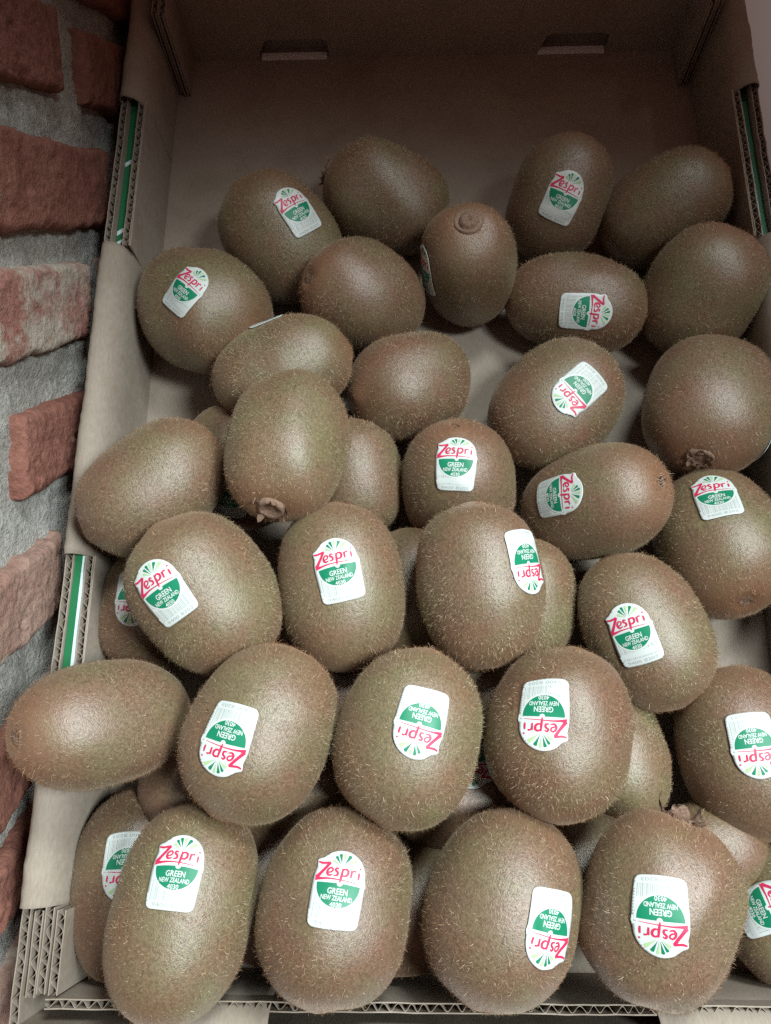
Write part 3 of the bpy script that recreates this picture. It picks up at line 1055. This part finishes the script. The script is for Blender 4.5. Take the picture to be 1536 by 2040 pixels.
def strand(m, pts, rad, n=5):
    V, F = [], []
    for i, p in enumerate(pts):
        p = Vector(p)
        t = (Vector(pts[min(i + 1, len(pts) - 1)]) - Vector(pts[max(0, i - 1)])).normalized()
        u = t.orthogonal().normalized()
        v = t.cross(u)
        r = rad * (1 - 0.75 * i / (len(pts) - 1))
        for k in range(n):
            a = 2 * math.pi * k / n
            V.append(p + u * r * math.cos(a) + v * r * math.sin(a))
    for i in range(len(pts) - 1):
        for k in range(n):
            a = i * n + k
            b = i * n + (k + 1) % n
            F.append((a, b, b + n, a + n))
    F.append(tuple((len(pts) - 1) * n + k for k in range(n)))
    m.add(V, F)


def sepal_mesh(m, ang, r0, z0, ln, wd, lift, seed):
    nu, nv = 7, 5
    rg = random.Random(seed)
    curl = rg.uniform(0.4, 1.6)
    for sgn in (1, -1):
        V, F = [], []
        for i in range(nu + 1):
            t = i / nu
            w = wd * (0.55 + 0.9 * t * (1 - t) * 2) * (1 - 0.55 * t ** 3)
            aa = lift + curl * t
            x = r0 + ln * t * math.cos(aa * 0.8)
            z = z0 + ln * t * math.sin(aa) * 0.8
            for j in range(nv + 1):
                s = (j / nv - 0.5) * 2
                y = s * w / 2
                zz = z + 0.25 * abs(s) ** 2 * w * math.sin(seed) + 0.0009 * noise.noise(Vector((t * 4, s * 2, seed)))
                p = Vector((x + 0.0005 * noise.noise(Vector((t * 5, s * 3, seed + 4))), y, zz + sgn * 0.00022))
                V.append((p.x * math.cos(ang) - p.y * math.sin(ang), p.x * math.sin(ang) + p.y * math.cos(ang), p.z))
        for i in range(nu):
            for j in range(nv):
                a = i * (nv + 1) + j
                q = (a, a + nv + 1, a + nv + 2, a + 1)
                F.append(q if sgn > 0 else q[::-1])
        m.add(V, F)


def end_parts(sh, root, seed, big):
    rg = random.Random(seed)
    z = sh.r(np.array([[0.0, 0, 1.0]]))[0]
    if sh.end == 'button':
        m = lathe([(0.0074, -0.0018), (0.0069, 0.0005), (0.0062, 0.0009), (0.0054, -0.0003), (0.0046, 0.0003), (0.0041, 0.0017), (0.0029, 0.0024), (0.0012, 0.0022), (0.0007, 0.0013)], 24, seed, 0.08)
        o = m.build("stem_scar", DRY, root, True)
        o.location.z = z
    elif sh.end == 'ring':
        m = lathe([(0.0064, -0.0014), (0.0058, 0.0008), (0.0047, 0.0014), (0.0037, 0.0008), (0.0022, 0.0004), (0.0008, 0.0009)], 20, seed, 0.25)
        o = m.build("stem_scar", DRY, root, True)
        o.location.z = z
        for k in range(6):
            q = MB()
            a = k * 1.047 + rg.uniform(-0.2, 0.2)
            sepal_mesh(q, a, 0.0034, 0.0012, 0.0026, 0.0034, -0.7, seed + k * 1.7)
            s = q.build("sepal", DRY, root, True)
            s.location.z = z
    elif sh.end == 'calyx':
        m = lathe([(0.0062, -0.0018), (0.0056, 0.0012), (0.0047, 0.0023), (0.0038, 0.0018), (0.0026, 0.0006), (0.0012, 0.0009)], 22, seed, 0.35)
        o = m.build("stem_scar", DRY, root, True)
        o.location.z = z
        for k in range(5):
            q = MB()
            a = k * 1.257 + rg.uniform(-0.3, 0.3)
            sepal_mesh(q, a, 0.0034, 0.0004, big * rg.uniform(0.0050, 0.0090), big * rg.uniform(0.0034, 0.0052), rg.uniform(-0.25, 0.75), seed + k * 2.3)
            s = q.build("sepal", DRY, root, True)
            s.location.z = z
    else:
        if sh.end != 'plain':
            m = lathe([(0.0040, -0.0012), (0.0036, 0.0008), (0.0027, 0.0013), (0.0017, 0.0007), (0.0007, 0.0009)], 18, seed, 0.5)
            o = m.build("stem_scar", DRY, root, True)
            o.location.z = z
        cnt = {'tuft': 26, 'dimple': 14, 'plain': 6}[sh.end]
        m = MB()
        for k in range(cnt):
            a = rg.uniform(0, 6.28)
            r = rg.uniform(0.0003, 0.0032 if sh.end != 'plain' else 0.0012)
            h = rg.uniform(0.0012, 0.0040 if sh.end == 'tuft' else 0.0024)
            p = Vector((r * math.cos(a), r * math.sin(a), -0.0005))
            pts = [p]
            dv = Vector((math.cos(a) * 0.5 + rg.uniform(-.6, .6), math.sin(a) * 0.5 + rg.uniform(-.6, .6), 0.8)).normalized()
            for s in range(3):
                p = p + dv * h / 2.4
                dv = (dv + Vector((rg.uniform(-.7, .7), rg.uniform(-.7, .7), rg.uniform(-.5, .2)))).normalized()
                pts.append(p)
            strand(m, pts, rg.uniform(0.00022, 0.00042))
        o = m.build("dried_flower", DRYDARK if sh.end == 'tuft' else DRY, root, True)
        o.location.z = z


def build_kiwi(i, row):
    key, c, ax, xv, D, rho, end, st = row
    z = Vector(ax).normalized()
    x = Vector(xv)
    x = (x - z * x.dot(z)).normalized()
    y = z.cross(x)
    m4 = Matrix.Identity(4)
    for r in range(3): m4[r][0], m4[r][1], m4[r][2] = x[r], y[r], z[r]
    m4.translation = Vector(c) / 1000
    root = tag(empty("kiwifruit", m4), LABEL[key], "kiwifruit", "kiwifruit heaped in the cardboard tray")
    sh = Shape(D / 1000, rho, end, 100 + i)
    link("skin", skin_mesh(sh), SKIN, root)
    f = link("fuzz", fuzz_mesh(sh, st, 3500 if key in 'LMNOQRSTUVX' else 20000, 300 + i), FUZZ, root)
    f["kind"] = "stuff"
    if st is not None:
        s = link("sticker", sticker_mesh(sh, st, 500 + i), [ST_WHITE, ST_GREEN, ST_RED, ST_LIME, ST_GREY], root)
    end_parts(sh, root, 700 + i, 1.3 if key == 'J' else 0.72)


for i, row in enumerate(KIWI): build_kiwi(i, row)
